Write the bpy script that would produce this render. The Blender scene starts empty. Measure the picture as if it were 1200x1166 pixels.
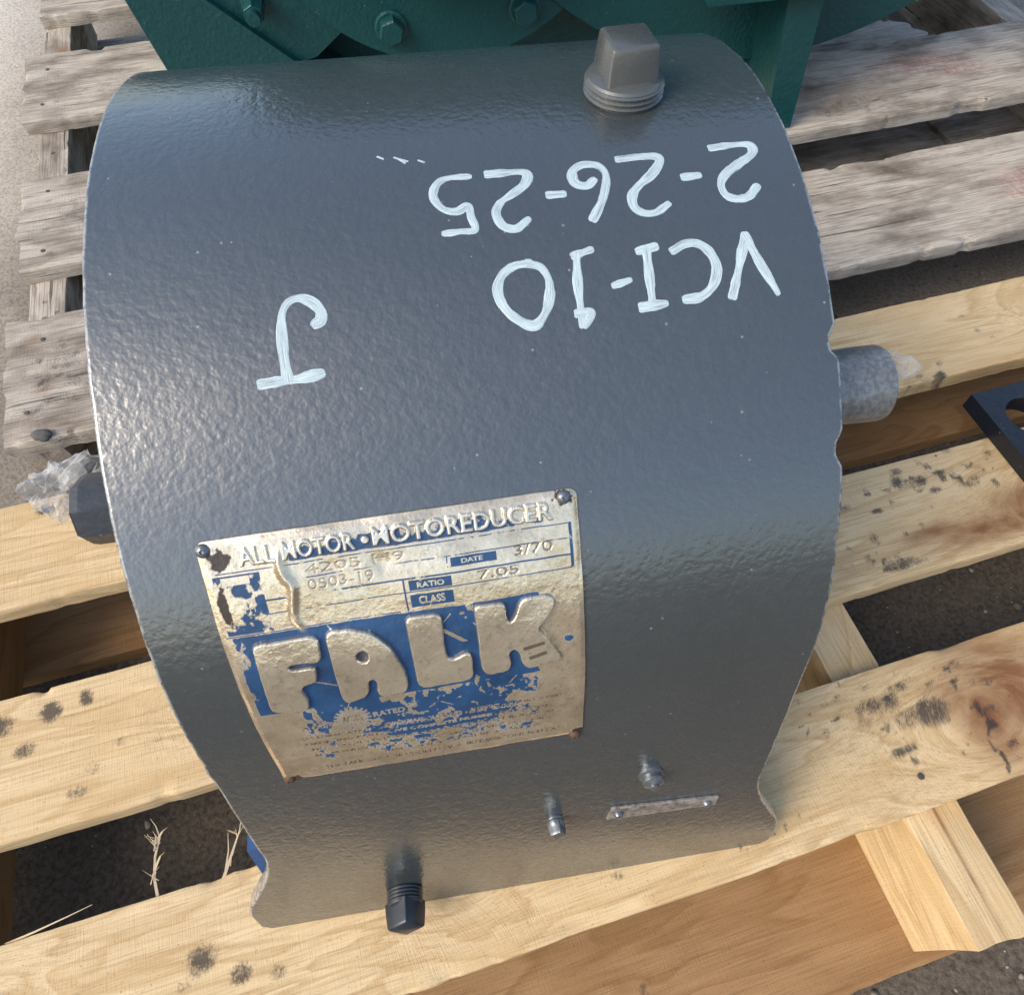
import bpy, bmesh, math, random
import numpy as np
from mathutils import Vector, Matrix
random.seed(4); rng = np.random.RandomState(7)
S = 0.223                                   # one design unit (the shell's radius) in metres
sc = bpy.context.scene; col = sc.collection

# ------------------------------------------------------------------ camera, sky, sun, exposure
cam = bpy.data.objects.new('camera', bpy.data.cameras.new('camera')); col.objects.link(cam); sc.camera = cam
cam.matrix_world = Matrix(((0.98816407, 0.12419245, -0.09004447, -0.09370052*S),
                           (-0.15305565, 0.83756102, -0.52446688, -1.43380001*S),
                           (0.01028291, 0.53204114, 0.84665606, 2.23355476*S), (0, 0, 0, 1)))
cam.data.sensor_fit = 'HORIZONTAL'; cam.data.sensor_width = 36; cam.data.lens = 36*873.884/1200
cam.data.clip_start = 0.02; cam.data.clip_end = 500
SUN = Vector((-0.72, -0.34, 0.70)).normalized()        # towards the sun
wd = bpy.data.worlds.new('World'); sc.world = wd; wd.use_nodes = True
nt = wd.node_tree; nt.nodes.clear()
sky = nt.nodes.new('ShaderNodeTexSky'); sky.sky_type = 'NISHITA'; sky.sun_disc = False
sky.sun_elevation = math.asin(SUN.z); sky.sun_rotation = math.atan2(SUN.x, SUN.y)
sky.air_density = 1.15; sky.dust_density = 3.2; sky.ozone_density = 1.6
bg = nt.nodes.new('ShaderNodeBackground'); bg.inputs[1].default_value = 0.15
wo = nt.nodes.new('ShaderNodeOutputWorld')
nt.links.new(sky.outputs[0], bg.inputs[0]); nt.links.new(bg.outputs[0], wo.inputs[0])
sl = bpy.data.lights.new('sun', 'SUN'); sl.energy = 0.9; sl.angle = math.radians(30); sl.color = (1, 0.88, 0.70)
so = bpy.data.objects.new('sun', sl); col.objects.link(so); so.rotation_euler = SUN.to_track_quat('Z', 'Y').to_euler()
sc.view_settings.view_transform = 'Standard'; sc.view_settings.look = 'None'
sc.view_settings.gamma = 1; sc.view_settings.exposure = 0.88
sc.render.engine = 'CYCLES'; sc.render.resolution_x = 1024; sc.render.resolution_y = 994

# ------------------------------------------------------------------ helpers: objects
def link(name, me, mat=None, parent=None, smooth=False, **props):
    o = bpy.data.objects.new(name, me); col.objects.link(o)
    if mat: me.materials.append(mat)
    if smooth: me.polygons.foreach_set('use_smooth', [True]*len(me.polygons))
    if parent: o.parent = parent
    for k, v in props.items(): o[k] = v
    return o
def mesh_np(V, F):
    me = bpy.data.meshes.new('m'); V = np.asarray(V, np.float32); F = np.asarray(F, np.int32)
    n, k = F.shape
    me.vertices.add(len(V)); me.vertices.foreach_set('co', V.ravel())
    me.loops.add(n*k); me.loops.foreach_set('vertex_index', F.ravel())
    me.polygons.add(n); me.polygons.foreach_set('loop_start', np.arange(0, n*k, k, dtype=np.int32))
    me.update(calc_edges=True); me.validate(); return me
def grid_faces(nr, nc, closed=False):
    r = np.arange(nr-1)[:, None]; c = np.arange(nc if closed else nc-1)[None]; c2 = (c+1) % nc
    return np.stack([r*nc+c, r*nc+c2, (r+1)*nc+c2, (r+1)*nc+c], -1).reshape(-1, 4)
def color_attr(me, name, arr):
    a = me.color_attributes.new(name, 'FLOAT_COLOR', 'POINT')
    b = np.ones((len(me.vertices), 4), np.float32); b[:, :arr.shape[1]] = arr; a.data.foreach_set('color', b.ravel())
def thing(name, label, cat, loc=(0, 0, 0), rz=0, group=None):
    o = bpy.data.objects.new(name, None); col.objects.link(o); o.location = Vector(loc)*S; o.rotation_euler = (0, 0, rz)
    o.empty_display_size = 0.02; o['label'] = label; o['category'] = cat
    if group: o['group'] = group
    return o
def from_bm(name, bm, mat, parent=None, smooth=False, bevel=0, **props):
    if bevel: bmesh.ops.bevel(bm, geom=[e for e in bm.edges if e.is_manifold and e.calc_face_angle(0) > 0.5], offset=bevel*S, segments=2, profile=.5, affect='EDGES')
    bmesh.ops.recalc_face_normals(bm, faces=bm.faces)
    me = bpy.data.meshes.new(name); bm.to_mesh(me); bm.free()
    o = link(name, me, mat, parent, smooth, **props)
    if smooth:
        try: me.set_sharp_from_angle(angle=math.radians(35))
        except Exception: pass
    return o
def lathe(bm, prof, n, M=Matrix(), phase=0, radf=None):
    """prof: (radius, height) from one pole to the other; M places it; units are design units"""
    rings = []
    for r, h in prof:
        rings.append([bm.verts.new((M @ Vector((r*math.cos(phase+2*math.pi*i/n), r*math.sin(phase+2*math.pi*i/n), h)))*S) for i in range(n)])
    for a, b in zip(rings, rings[1:]):
        for i in range(n): bm.faces.new((a[i], a[(i+1) % n], b[(i+1) % n], b[i]))
    bm.faces.new(rings[0][::-1]); bm.faces.new(rings[-1]); return rings
def prism(bm, poly, M0, depth):
    """poly in local xy, extruded along local z by depth"""
    a = [bm.verts.new((M0 @ Vector((x, y, 0)))*S) for x, y in poly]; b = [bm.verts.new((M0 @ Vector((x, y, depth)))*S) for x, y in poly]
    bm.faces.new(a[::-1]); bm.faces.new(b)
    for i in range(len(poly)): j = (i+1) % len(poly); bm.faces.new((a[i], a[j], b[j], b[i]))
def frame(origin, z, x=(1, 0, 0)):
    z = Vector(z).normalized(); x = Vector(x); x = (x-z*x.dot(z)).normalized(); y = z.cross(x)
    return Matrix(((x.x, y.x, z.x, origin[0]), (x.y, y.y, z.y, origin[1]), (x.z, y.z, z.z, origin[2]), (0, 0, 0, 1)))
# value noise
_h = rng.rand(256, 256)
def vnoise(x, y, seed=0):
    x = np.asarray(x)+seed*17.3; y = np.asarray(y)+seed*9.1
    xi = np.floor(x).astype(int); yi = np.floor(y).astype(int); fx = x-xi; fy = y-yi
    fx = fx*fx*(3-2*fx); fy = fy*fy*(3-2*fy); g = lambda a, b: _h[a % 256, b % 256]
    return (g(xi, yi)*(1-fx)+g(xi+1, yi)*fx)*(1-fy)+(g(xi, yi+1)*(1-fx)+g(xi+1, yi+1)*fx)*fy
def fbm(x, y, o=4, seed=0):
    r = 0; a = .5; t = 0
    for i in range(o): r = r+a*vnoise(x*2**i, y*2**i, seed+i*3); t += a; a *= .5
    return r/t
def sstep(a, b, x): t = np.clip((x-a)/(b-a), 0, 1); return t*t*(3-2*t)

# ------------------------------------------------------------------ helpers: materials
class Mat:
    def __init__(s, name, rough=.5, metal=0, spec=.5):
        s.m = bpy.data.materials.new(name); s.m.use_nodes = True; s.t = s.m.node_tree
        s.b = s.t.nodes['Principled BSDF']; s.b.inputs['Roughness'].default_value = rough
        s.b.inputs['Metallic'].default_value = metal; s.b.inputs['Specular IOR Level'].default_value = spec
    def n(s, typ, **kw):
        q = s.t.nodes.new(typ)
        for k, v in kw.items():
            if hasattr(q, k): setattr(q, k, v)
        return q
    def l(s, a, b): s.t.links.new(a, b)
    def coord(s, kind='Object', scale=(1, 1, 1), rnd=False):
        c = s.n('ShaderNodeTexCoord'); mp = s.n('ShaderNodeMapping'); mp.inputs['Scale'].default_value = scale
        s.l(c.outputs[kind], mp.inputs[0])
        if rnd:
            oi = s.n('ShaderNodeObjectInfo'); mu = s.n('ShaderNodeVectorMath', operation='SCALE'); mu.inputs[0].default_value = (31.7, 17.3, 11.1)
            s.l(oi.outputs['Random'], mu.inputs['Scale']); s.l(mu.outputs[0], mp.inputs[1])
        return mp.outputs[0]
    def noise(s, vec, scale, detail=3, rough=.55, dist=0):
        q = s.n('ShaderNodeTexNoise'); q.inputs['Scale'].default_value = scale; q.inputs['Detail'].default_value = detail
        q.inputs['Roughness'].default_value = rough; q.inputs['Distortion'].default_value = dist
        if vec: s.l(vec, q.inputs['Vector'])
        return q.outputs[0]
    def ramp(s, f, stops, interp='LINEAR'):
        q = s.n('ShaderNodeValToRGB'); e = q.color_ramp.elements; q.color_ramp.interpolation = interp
        while len(e) < len(stops): e.new(.5)
        for k, (p, c) in enumerate(stops): e[k].position = p; e[k].color = (*c, 1) if not isinstance(c, (int, float)) else (c, c, c, 1)
        s.l(f, q.inputs[0]); return q.outputs[0]
    def mix(s, f, a, b, mode='MIX'):
        q = s.n('ShaderNodeMix', data_type='RGBA', blend_type=mode)
        for v, i in ((f, 0), (a, 6), (b, 7)):
            if isinstance(v, (int, float)): q.inputs[i].default_value = v if i == 0 else (v, v, v, 1)
            elif isinstance(v, tuple): q.inputs[i].default_value = (*v, 1)
            else: s.l(v, q.inputs[i])
        return q.outputs[2]
    def math(s, op, a, b=0., c=None, clamp=False):
        q = s.n('ShaderNodeMath', operation=op); q.use_clamp = clamp
        for i, v in enumerate((a, b) if c is None else (a, b, c)):
            if isinstance(v, (int, float)): q.inputs[i].default_value = v
            else: s.l(v, q.inputs[i])
        return q.outputs[0]
    def bump(s, h, dist, strength=1., prev=None):
        q = s.n('ShaderNodeBump'); q.inputs['Distance'].default_value = dist; q.inputs['Strength'].default_value = strength
        s.l(h, q.inputs['Height'])
        if prev: s.l(prev, q.inputs['Normal'])
        return q.outputs[0]
    def out(s, color=None, rough=None, normal=None, metal=None):
        for v, k in ((color, 'Base Color'), (rough, 'Roughness'), (metal, 'Metallic')):
            if v is None: continue
            if isinstance(v, tuple): s.b.inputs[k].default_value = (*v, 1)
            elif isinstance(v, (int, float)): s.b.inputs[k].default_value = v
            else: s.l(v, s.b.inputs[k])
        if normal: s.l(normal, s.b.inputs['Normal'])
        return s.m

def peel_paint(name, c, rough=.3, fine=420, amp=.00022, spec=.5, dust=.0, coat=0., edge=False):
    m = Mat(name, rough, 0, spec); m.b.inputs['Coat Weight'].default_value = coat; m.b.inputs['Coat Roughness'].default_value = rough*.8; m.b.inputs['Coat IOR'].default_value = 1.65; v = m.coord()
    n1 = m.noise(v, fine, 2, .5); n2 = m.noise(v, fine*.5, 2, .5); n3 = m.noise(v, 9, 2)
    vo = m.n('ShaderNodeTexVoronoi'); vo.inputs['Scale'].default_value = 170; m.l(v, vo.inputs['Vector'])
    sp = m.math('LESS_THAN', vo.outputs['Distance'], .085); pick = m.math('GREATER_THAN', m.noise(v, 60, 1), .60); sp = m.math('MULTIPLY', sp, pick)
    cc = m.mix(n3, tuple(x*.86 for x in c), tuple(x*1.16 for x in c))
    cc = m.mix(m.math('MULTIPLY', sp, .35), cc, (.45, .47, .48))
    if dust: cc = m.mix(m.math('MULTIPLY', m.ramp(m.noise(v, 30, 6, .7), [(.5, 0.), (.75, 1.)]), dust), cc, (.32, .33, .3))
    if edge:
        at = m.n('ShaderNodeAttribute'); at.attribute_name = 'edge'; sx = m.n('ShaderNodeSeparateColor'); m.l(at.outputs['Color'], sx.inputs[0])
        cc = m.mix(m.math('MULTIPLY', sx.outputs[0], m.ramp(m.noise(v, 240, 4, .7), [(.40, 0.), (.55, .85)])), cc, (.30, .32, .33))
    b = m.bump(n1, amp); b = m.bump(n2, amp*1.5, 1, b); b = m.bump(n3, .0008, 1, b)
    r = m.ramp(n2, [(.3, rough-.05), (.7, rough+.07)])
    if coat: m.l(b, m.b.inputs['Coat Normal'])
    return m.out(cc, r, b)
M_shell = peel_paint('grey_machine_paint', (.041, .050, .053), .25, 430, amp=.00012, spec=1., coat=.8, edge=True)
M_dark = peel_paint('dark_plug_paint', (.020, .026, .036), .33, 300, .00010)
M_metalgrey = peel_paint('silver_grey_plug_paint', (.095, .102, .100), .25, 700, .00004, .9); M_metalgrey.node_tree.nodes['Principled BSDF'].inputs['Metallic'].default_value = .25
M_green = peel_paint('dark_green_casting_paint', (.005, .052, .056), .40, 240, .00045, .4)
M_black = peel_paint('black_plate_paint', (.010, .013, .020), .36, 160, .00025)
M_blue = peel_paint('blue_paint', (.012, .06, .18), .5, 300, .0001)
M_steel = peel_paint('worn_plug_metal', (.16, .18, .20), .28, 600, .00015, .6, .5); M_steel.node_tree.nodes['Principled BSDF'].inputs['Metallic'].default_value = .6

def marker_mat():
    m = Mat('white_paint_marker', .55, 0, .3); uv = m.coord('UV', (5, 34, 1)); n = m.noise(uv, 1.0, 3, .6)
    f = m.ramp(n, [(.46, 0.), (.58, 1.)]); f2 = m.noise(m.coord('UV', (2, 3, 1)), 1.2, 3)
    c = m.mix(m.math('MULTIPLY', m.math('MULTIPLY', f, f2), 1.7), (.52, .64, .67), (.13, .17, .20))
    return m.out(c, None, m.bump(n, .00012))
M_marker = marker_mat()

def wood_mat(name, light, mid, dark, old=False):
    m = Mat(name, .72 if not old else .85, 0, .25)
    vec = m.coord('Object', (1, 1, 1), True)
    at = m.n('ShaderNodeAttribute'); at.attribute_name = 'grain'; g = at.outputs['Vector']      # (along, across, depth) in metres
    oi = m.n('ShaderNodeObjectInfo'); of = m.n('ShaderNodeVectorMath', operation='SCALE'); of.inputs[0].default_value = (3.1, 5.7, 2.3); m.l(oi.outputs['Random'], of.inputs['Scale'])
    ad = m.n('ShaderNodeVectorMath', operation='ADD'); m.l(g, ad.inputs[0]); m.l(of.outputs[0], ad.inputs[1]); g = ad.outputs[0]
    def mp(sx, sy, sz):
        q = m.n('ShaderNodeMapping'); q.inputs['Scale'].default_value = (sx, sy, sz); m.l(g, q.inputs[0]); return q.outputs[0]
    broad = m.noise(mp(2.2, 11, 11), 1.6, 3, .5, .8)
    rings = m.math('FRACT', m.math('MULTIPLY', broad, 9 if not old else 7))
    rg = m.ramp(rings, [(0, 0.), (.55, .35), (.86, 1.), (1, 0.)])
    fib = m.noise(mp(18, 700, 700), 1.0, 5, .7)
    saw = m.noise(mp(900, 55, 55), 1.0, 4, .8, .25)
    saw = m.math('MULTIPLY', saw, m.ramp(m.noise(mp(5, 7, 7), 1.3, 2, .5), [(.35, .72), (.62, 1.)]))
    blot = m.noise(mp(9, 22, 22), 1.4, 4, .6)
    c = m.mix(m.math('MULTIPLY', rg, .85 if not old else .5), light, mid)
    c = m.mix(m.ramp(fib, [(.45, 0.), (.75, .62 if not old else .95)]), c, dark)
    c = m.mix(m.ramp(saw, [(.52, 0.), (.80, .55 if not old else .30)]), c, dark)
    c = m.mix(m.ramp(blot, [(.45, 0.), (.75, .6 if not old else 1.)]), c, mid if not old else dark)
    fleck = m.noise(mp(500, 1100, 1100), 1.0, 2, .6)
    c = m.mix(m.ramp(fleck, [(.66, 0.), (.72, .6)]), c, tuple(x*.45 for x in dark))
    c = m.mix(.85 if not old else .8, c, m.ramp(oi.outputs['Random'], [(0, .88), (1, 1.1)]), 'MULTIPLY') if False else c
    st = m.n('ShaderNodeAttribute'); st.attribute_name = 'stain'; sx = m.n('ShaderNodeSeparateColor'); m.l(st.outputs['Color'], sx.inputs[0])
    sn = m.noise(mp(700, 420, 420), 1.0, 6, .85, .3); sn2 = m.noise(mp(70, 90, 90), 1.0, 3, .6)
    tot = m.math('ADD', m.math('MULTIPLY', sn, .6), m.math('MULTIPLY', sn2, .4))
    thr = m.math('SUBTRACT', 1.0, m.math('MULTIPLY', sx.outputs[0], .62))
    k = m.math('MULTIPLY', m.math('SUBTRACT', tot, m.math('MULTIPLY', thr, .74)), 6.5, clamp=True); k = m.math('MULTIPLY', k, m.math('GREATER_THAN', sx.outputs[0], .03))
    wv = m.math('MULTIPLY', sx.outputs[1], m.ramp(m.noise(mp(40, 120, 120), 1, 4, .6), [(.3, .55), (.6, 1.)]))
    c = m.mix(wv, c, (.20, .085, .035) if not old else (.23, .15, .09))
    red = m.math('MULTIPLY', sx.outputs[2], m.ramp(m.noise(mp(200, 90, 90), 1.2, 3, .7), [(.42, 0.), (.6, 1.)]))
    c = m.mix(m.math('MULTIPLY', red, .6), c, (.36, .07, .06))
    c = m.mix(m.math('MULTIPLY', k, .85), c, (.028, .028, .030))
    nb = m.bump(fib, .0006, .7); nb = m.bump(saw, .0007, .8, nb); nb = m.bump(k, .0006, -.5, nb)
    if old:
        ck = m.ramp(m.noise(mp(5, 150, 150), 1.2, 3, .6, .3), [(.30, 1.), (.36, 0.)])
        c = m.mix(m.math('MULTIPLY', ck, .75), c, tuple(x*.3 for x in dark)); nb = m.bump(m.math('SUBTRACT', 1., ck), .0012, .7, nb)
    return m.out(c, None, nb)
M_new = wood_mat('new_pine', (.70, .535, .31), (.53, .36, .175), (.28, .17, .08))
M_old = wood_mat('weathered_wood', (.53, .475, .40), (.36, .295, .23), (.105, .08, .06), True)
M_raw = wood_mat('aged_brown_wood', (.36, .215, .10), (.26, .14, .055), (.14, .07, .03))

def ground_mat():
    m = Mat('concrete', .9, 0, .2); v = m.coord()
    a = m.noise(v, 6, 6, .6); b = m.noise(v, 260, 4, .7); d = m.noise(v, 38, 5, .7)
    c = m.ramp(a, [(.3, (.50, .45, .375)), (.7, (.62, .565, .48))])
    c = m.mix(m.ramp(b, [(.35, .55), (.55, 0.)]), c, (.20, .18, .155)); c = m.mix(m.ramp(d, [(.62, 0.), (.72, .6)]), c, (.22, .15, .10))
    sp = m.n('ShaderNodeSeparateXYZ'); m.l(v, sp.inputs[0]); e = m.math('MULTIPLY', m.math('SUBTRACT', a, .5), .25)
    vv = m.math('ADD', m.math('ADD', m.math('MULTIPLY', sp.outputs[0], -.14), sp.outputs[1]), e); shade_dirt = m.ramp(m.math('ADD', vv, .5), [(.50, 1.), (.60, 0.)])  # this mask and the next paint in shade around the pallets, along with dirt
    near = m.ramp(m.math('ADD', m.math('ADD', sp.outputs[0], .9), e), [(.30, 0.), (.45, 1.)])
    c = m.mix(m.math('MULTIPLY', m.math('MAXIMUM', shade_dirt, m.math('MULTIPLY', near, .75)), .93), c, m.ramp(b, [(.3, (.030, .022, .015)), (.7, (.12, .095, .07))]))
    return m.out(c, None, m.bump(b, .002, .8))
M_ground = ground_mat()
def plastic_mat():
    m = Mat('clear_plastic_film', .16, 0, .8); v = m.coord()
    tr = m.n('ShaderNodeBsdfTransparent'); tr.inputs[0].default_value = (.93, .94, .95, 1)
    lw = m.n('ShaderNodeLayerWeight'); lw.inputs[0].default_value = .35
    n = m.noise(v, 120, 3, .6); f = m.math('ADD', m.math('MULTIPLY', lw.outputs['Facing'], .50), m.math('MULTIPLY', n, .16), clamp=True)
    ms = m.n('ShaderNodeMixShader'); m.out((.74, .75, .74), None, m.bump(n, .002)); m.l(f, ms.inputs[0]); m.l(tr.outputs[0], ms.inputs[1]); m.l(m.b.outputs[0], ms.inputs[2])
    m.l(ms.outputs[0], m.t.nodes['Material Output'].inputs[0]); return m.m
M_plastic = plastic_mat()
def foil_mat():
    m = Mat('wrapped_shaft_film', .3, .35, .6); v = m.coord(); n = m.noise(v, 420, 4, .6)
    return m.out(m.ramp(n, [(.40, (.16, .165, .165)), (.70, (.30, .30, .29))]), None, m.bump(n, .0003))
M_foil = foil_mat()
M_straw = Mat('pale_splinter', .7).out((.66, .53, .34))
M_stone = Mat('dark_stone', .8).out((.09, .085, .08))

# ================================================================== setting
ZG = -0.505                                  # ground level, design units (deck tops are z = 0)
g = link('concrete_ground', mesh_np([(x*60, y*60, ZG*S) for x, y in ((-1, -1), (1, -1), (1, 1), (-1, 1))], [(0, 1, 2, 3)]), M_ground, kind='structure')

# ================================================================== pallets
TH = 0.14065554860388205
def rough_board(u0, u1, v0, v1, z1, th, along='u', step=.02, nv=26, wob=.0028, chip=.006, seed=0, stains=(), bow=0., ends=(.006, .006), cut=None, knots=()):
    """one sawn board with worn edges; returns mesh in pallet coordinates (design units * S)"""
    L = u1-u0 if along == 'u' else v1-v0; W = v1-v0 if along == 'u' else u1-u0
    n = max(8, int(L/step)); a = np.linspace(0, L, n)[:, None]; a0 = u0 if along == 'u' else v0; b0 = v0 if along == 'u' else u0
    t = np.linspace(0, 1, nv)
    t = np.concatenate([[0, .004, .014], np.linspace(.04, .96, nv-6), [.986, .996, 1.]])
    zt = np.zeros_like(t); zt[[0, -1]] = -.005; zt[[1, -2]] = -.001
    sd = np.array([.35, .65, 1.0]); B = np.concatenate([t, np.ones(3), [.66, .33], np.zeros(3)])
    Z = np.concatenate([zt, -th*np.array([.35, .7, 1.]), [-th, -th], -th*np.array([1., .7, .35])])
    A = a+np.zeros_like(B); Bm = B+np.zeros_like(a); Zm = Z+np.zeros_like(a)
    en = (fbm(A*2.2, 0*A, 4, seed)-.5)*wob*3+(fbm(A*14, Zm*30, 2, seed+5)-.5)*wob*1.2
    ef = (fbm(A*2.2, 0*A, 4, seed+11)-.5)*wob*3+(fbm(A*14, Zm*30, 2, seed+16)-.5)*wob*1.2
    Y = Bm*W+en*(1-Bm)+ef*Bm
    d = np.minimum(Y, W-Y); ch = np.clip(fbm(A*9, Bm*3, 4, seed+23)-.60, 0, 1)*5
    top = (Zm > -th*.3)
    Zm = Zm-top*np.exp(-np.maximum(d, 0)/.018)*ch*chip*1.6+top*(fbm(A*5, Y*18, 3, seed+31)-.5)*.006
    inward = np.exp(-np.abs(d)/.02)*ch*chip*(Zm < -.001)
    Y = np.where(Bm > .97, Y-inward, np.where(Bm < .03, Y+inward, Y))
    Zm = Zm+bow*np.sin(np.pi*A/L)
    e0 = ends[0]*2*(fbm(Y*9, Zm*9, 3, seed+41)-.5)*4; e1 = ends[1]*2*(fbm(Y*9, Zm*9, 3, seed+47)-.5)*4
    A2 = A+np.exp(-A/.04)*e0+np.exp(-(L-A)/.04)*e1
    if cut: A2 = cut(A2, Y)
    X_, Y_ = (A2+a0, Y+b0) if along == 'u' else (Y+b0, A2+a0)
    V = np.stack([X_, Y_, Zm+z1], -1); k = V.shape[1]
    F = grid_faces(V.shape[0], k, True)
    me_V = V.reshape(-1, 3)*S
    cap0 = [0+i for i in range(k)]; c0 = len(me_V); me_V = np.vstack([me_V, V[0].mean(0)*S, V[-1].mean(0)*S])
    T0 = [(cap0[i], c0, c0, cap0[(i+1) % k]) for i in range(k)]
    me = bpy.data.meshes.new('board')
    last = (V.shape[0]-1)*k
    faces = [tuple(f) for f in F.tolist()]+[(i, (i+1) % k, c0)[::-1] for i in range(k)]+[(last+i, last+(i+1) % k, c0+1) for i in range(k)]
    me.from_pydata(me_V.tolist(), [], faces); me.update()
    bm = bmesh.new(); bm.from_mesh(me); bmesh.ops.recalc_face_normals(bm, faces=bm.faces); bm.to_mesh(me); bm.free()
    uvw = np.stack([np.append(A2.ravel(), [0, L]), np.append(Y.ravel(), [W/2, W/2]), np.append(Zm.ravel(), [0, 0])], 1)*S
    for (ku, kv, kr) in knots:      # grain bends round the knots
        pa = me_V[:, 0]/S-ku; pb = me_V[:, 1]/S-kv; w = np.exp(-(pa/(kr*3.2))**2-(pb/(kr*2.2))**2)
        uvw[:, 1] -= np.tanh(pb/(kr*.8))*kr*1.1*w*S; uvw[:, 0] += w*kr*2*S; uvw[:, 2] += w*kr*1.6*S
    color_attr(me, 'grain', uvw)
    stains = tuple(stains)
    st = np.zeros((len(me_V), 3)); P = me_V/S
    for (u, v, ru, rv, s, kind) in stains:
        w = s*np.exp(-(((P[:, 0]-u)/ru)**2+((P[:, 1]-v)/rv)**2)**1.3); st[:, kind] = np.maximum(st[:, kind], w)
    color_attr(me, 'stain', st); return me

def pallet(name, label, u0, v0):
    c, s = math.cos(TH), math.sin(TH)
    o = thing(name, label, 'pallet', (u0*c-v0*s, u0*s+v0*c, ZG), TH, 'wooden pallets side by side'); o['off'] = (u0, v0)
    return o
def add_piece(P, name, mat, *a, **k):
    lab = k.pop('label', None); me = rough_board(*a, **k); off = P['off']
    me.transform(Matrix.Translation((-off[0]*S, -off[1]*S, -ZG*S)))
    o = link(name, me, mat, P, True)
    try: me.set_sharp_from_angle(angle=math.radians(40))
    except Exception: pass
    if lab: o['label'] = lab
    return o
T = .07; ST = .365; B0 = -T-ST
# ---- new yellow pallet (front)
YP = pallet('pallet', 'new pale yellow pine pallet in front, with black scuff marks on its boards', 1.0, -.7)
rg = np.random.RandomState(3)
def scatter(cu, cv, su, sv, n, r0, r1, s0=.5, s1=1., kind=0):
    return [(cu+rg.randn()*su, cv+rg.randn()*sv, rg.uniform(r0, r1), rg.uniform(r0, r1)*.8, rg.uniform(s0, s1), kind) for _ in range(n)]
y1 = [(-1.43, .345, .05, .03, .95, 0), (-1.38, .30, .03, .05, .7, 0), (-1.30, .24, .03, .03, .7, 0)]+scatter(1.78, -.01, .09, .012, 10, .02, .05, .6, .95)+scatter(2.1, .1, .25, .08, 8, .02, .04, .4, .7)+[(-1.36, .37, .05, .05, .7, 0)]
y2 = [(-1.40, -.40, .045, .04, 1., 0), (-1.30, -.385, .03, .035, .9, 0), (-1.47, -.50, .045, .035, .95, 0), (-1.55, -.41, .06, .05, .95, 0), (-1.28, -.60, .04, .03, .7, 0), (-1.2, -.55, .05, .03, .55, 0), (-1.33, -.66, .05, .025, .75, 0), (-1.10, -.575, .035, .04, .55, 0)]
y2 += scatter(1.66, -.40, .20, .05, 40, .008, .020, .5, .95)+scatter(1.25, -.66, .10, .03, 22, .008, .02, .5, .95)
y2 += scatter(1.62, -.42, .14, .06, 34, .015, .045, .5, .95)+scatter(1.40, -.60, .15, .06, 16, .012, .03, .5, .9)+[(1.33, -.70, .10, .03, .9, 0)]+[(1.75, -.66, .34, .055, 1., 1), (1.50, -.62, .15, .035, .9, 1), (2.0, -.6, .3, .07, 1., 1)]
y3 = [(1.0, -1.10, .10, .05, .8, 0), (1.13, -1.16, .08, .06, .95, 0), (1.05, -1.15, .12, .05, .7, 0), (.86, -1.05, .06, .04, .6, 0)]+scatter(1.1, -1.13, .14, .05, 18, .012, .035, .5, .9)+[(.98, -1.235, .06, .022, .95, 0), (1.0, -1.27, .02, .02, .9, 0), (.50, -1.27, .07, .03, .65, 0)]
y3 += [(1.12, -1.06, .34, .07, .50, 0), (1.32, -1.2, .16, .14, .42, 0), (.55, -1.25, .4, .1, .30, 0), (-1.0, -1.2, .3, .1, .30, 0), (.95, -1.13, .12, .06, .55, 0)]
y2 += [(1.66, -.43, .34, .09, .46, 0), (1.30, -.67, .16, .035, .55, 0), (-1.35, -.5, .4, .18, .30, 0)]
y1 += [(1.80, -.005, .16, .03, .60, 0), (-1.36, .28, .14, .10, .40, 0), (2.2, .1, .4, .12, .32, 0)]
y3 += scatter(1.05, -1.06, .22, .03, 40, .008, .022, .5, .95)+scatter(1.15, -1.18, .12, .06, 26, .008, .022, .5, .95)+scatter(.55, -1.33, .10, .03, 12, .008, .02, .5, .8)+[(1.27-.03*t_+.012*math.sin(t_*9), -1.20-.17*t_, .010, .018, 1., 0) for t_ in np.linspace(0, 1, 12)]
y3 += [(1.30, -1.22, .12, .16, 1., 1), (1.22, -1.14, .10, .06, .9, 1), (1.40, -1.16, .2, .2, 1., 1)]+[(-1.02, -1.17, .05, .045, .95, 0), (-.93, -1.23, .04, .035, .9, 0), (-.84, -1.25, .035, .03, .8, 0), (-1.07, -1.22, .03, .02, .7, 0), (-.60, -1.18, .03, .012, .7, 0), (.06, -1.3, .03, .02, .7, 0), (-.2, -1.33, .02, .02, .6, 0)]+scatter(1.28, -1.2, .05, .08, 12, .01, .03, .6, .95)
add_piece(YP, 'board', M_new, -1.93, 4.2, -.018, .391, 0, T, seed=1, stains=y1, knots=[(2.6, .2, .05), (-.9, .15, .05)], step=.013, nv=36)
add_piece(YP, 'board', M_new, -1.91, 4.22, -.743, -.321, 0, T, seed=2, stains=y2, knots=[(2.05, -.62, .09), (-.95, -.5, .04)], step=.013, nv=36, wob=.0035, chip=.012, label='new pine board with a strip of brown bark and black specks')
add_piece(YP, 'board', M_new, -1.94, 4.2, -1.395, -.990, 0, T, seed=3, stains=y3, knots=[(1.27, -1.22, .10), (-.35, -1.2, .045), (-1.6, -1.15, .05)], step=.013, nv=36, wob=.003, label='new pine board in front with a brown bark patch and dark knot')
for i, (a, b) in enumerate(((-1.885, -1.712), (.924, 1.095), (3.72, 3.89))):
    add_piece(YP, 'stringer', M_raw if i != 1 else M_new, a, b, -1.738, .40, -T-.002, ST-.004, along='v', seed=20+i, wob=.0015, chip=.002, stains=[(1.015, -1.45, .006, .3, 1., 1)] if i == 1 else ())
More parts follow.
